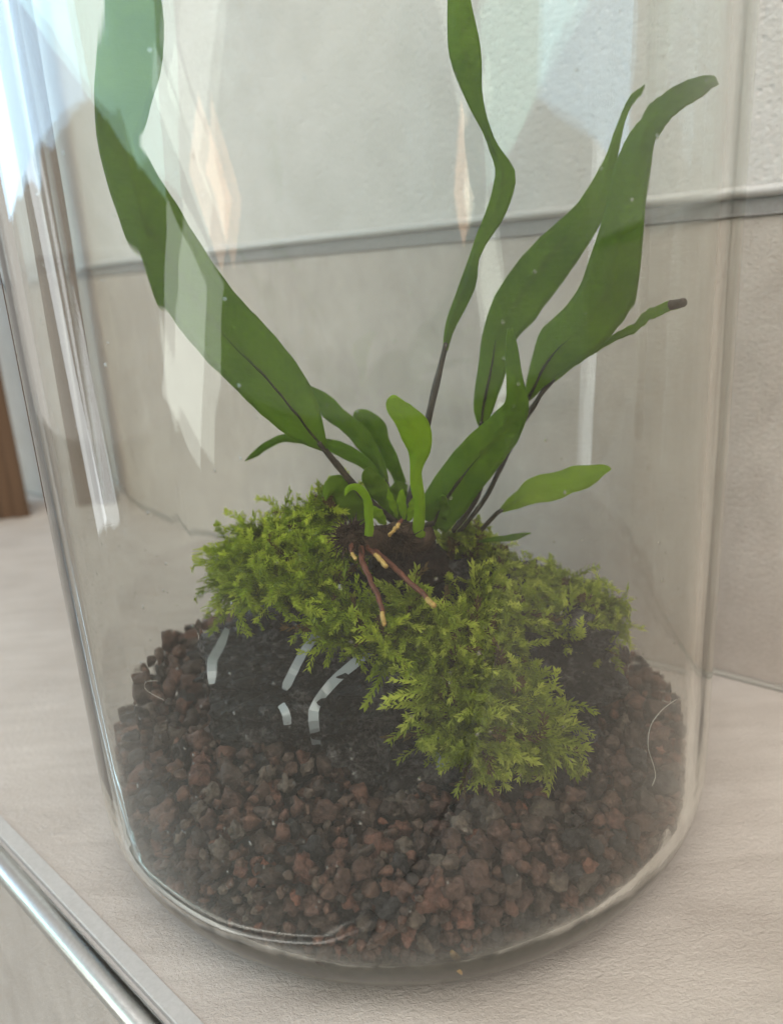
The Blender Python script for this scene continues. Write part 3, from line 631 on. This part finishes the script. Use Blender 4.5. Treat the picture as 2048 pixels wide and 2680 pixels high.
# ---------------------------------------------------------------- small things: water, fibre, straw
def dome(th, z, w_, h, out_, seed=0, seg=14):
    """water cap on the inner wall: angular half width w_, half height h, irregular rim"""
    R_ = lambda zz: float(rin(zz)) - .003; V, F = [], []
    rings = [(1, 0), (.93, .45), (.72, .8), (.4, .96)]
    for k, (f, hh) in enumerate(rings):
        for j in range(seg):
            a_ = 2 * math.pi * j / seg; q = 1 + .28 * nz((math.cos(a_) * 1.1, math.sin(a_) * 1.1, seed * 3.7)) * (1 if seed else 0)
            zz = z + h * f * q * math.sin(a_); t = th + w_ * f * q * math.cos(a_); r_ = R_(zz) - out_ * hh; V.append((r_ * math.cos(t), r_ * math.sin(t), zz))
    for k in range(3):
        for j in range(seg): F.append([k * seg + j, k * seg + (j + 1) % seg, (k + 1) * seg + (j + 1) % seg, (k + 1) * seg + j])
    V.append(((R_(z) - out_) * math.cos(th), (R_(z) - out_) * math.sin(th), z)); F += [[3 * seg + j, 3 * seg + (j + 1) % seg, 4 * seg] for j in range(seg)]
    F.append(list(range(seg))[::-1]); return np.array(V), F
parts = []
for i in range(600):
    th = math.radians(random.gauss(-140, 24) if random.random() < .4 else random.uniform(-175, -5)); z = random.uniform(.35, 1.25) if random.random() < .45 else random.uniform(.3, 2.5)
    s = random.uniform(.0011, .0027) * (1.5 if random.random() < .1 else 1); V, F = dome(th, z, s, s * random.uniform(1, 1.8), s * .32, 0, 8); parts.append((V, F))
V, F = join(parts); tag(obj('water_droplets', V, F, M['water']), 'tiny condensation droplets dotting the inside of the glass', 'droplets', kind='stuff')
WB = [(-97, .125, .05, .024, 'double-lobed patch of water inside the glass left of the foot centre'), (-89, .12, .05, .028, 'rounded patch of water inside the glass at the foot centre'), (-72, .16, .06, .024, 'long patch of water inside the glass right of the foot centre'),
      (-58, .23, .05, .035, 'slanting patch of water inside the glass toward the right of the foot'), (-46, .28, .04, .05, 'upright patch of water inside the right curve of the glass'), (-33, .36, .03, .06, 'tall patch of water highest on the right side of the gravel'),
      (-118, .18, .07, .026, 'wide patch of water inside the glass at the left of the foot'), (-131, .22, .06, .022, 'patch of water farthest left along the foot of the glass')]
for i, (a_, z, w_, h, lab) in enumerate(WB):
    V, F = dome(math.radians(a_), z, w_, h, .008, i + 1, 26)
    tag(obj('water_film', V, F, M['water']), lab, 'water', 'water patches on the glass')
def wallpt(x, y, R_=.938):
    d = ray(x, y); A = d[0] ** 2 + d[1] ** 2; B = CAM[0] * d[0] + CAM[1] * d[1]; Cc = CAM[0] ** 2 + CAM[1] ** 2 - R_ * R_; q = B * B - A * Cc
    return CAM + d * ((-B - math.sqrt(max(q, 0))) / A)
def fibre(pts, r_, label):
    V, F = tube([wallpt(x, y) for x, y in pts], [r_] * len(pts), 5, 30); tag(obj('fibre', V, F, M['fibre']), label, 'fibre')
fibre([(1732, 1817), (1701, 1840), (1673, 1877), (1664, 1914), (1665, 1947), (1677, 1988), (1681, 2016), (1673, 2039)], .0007, 'fine curved pale fibre stuck inside the glass at the right')
fibre([(440, 1766), (412, 1768), (408, 1785), (425, 1800), (455, 1816)], .0005, 'short hooked pale fibre on the glass left of the rock')
P = wallpt(1190, 2490, .905)
V, F = tube([P + np.array([-.012, 0, .022]), P + np.array([0, -.004, .004]), P + np.array([.008, 0, -.02])], [.006, .009, .002], 5, 8); tag(obj('straw_bit', V, F, M['straw']), 'tiny yellow straw bit at the foot of the gravel', 'straw')
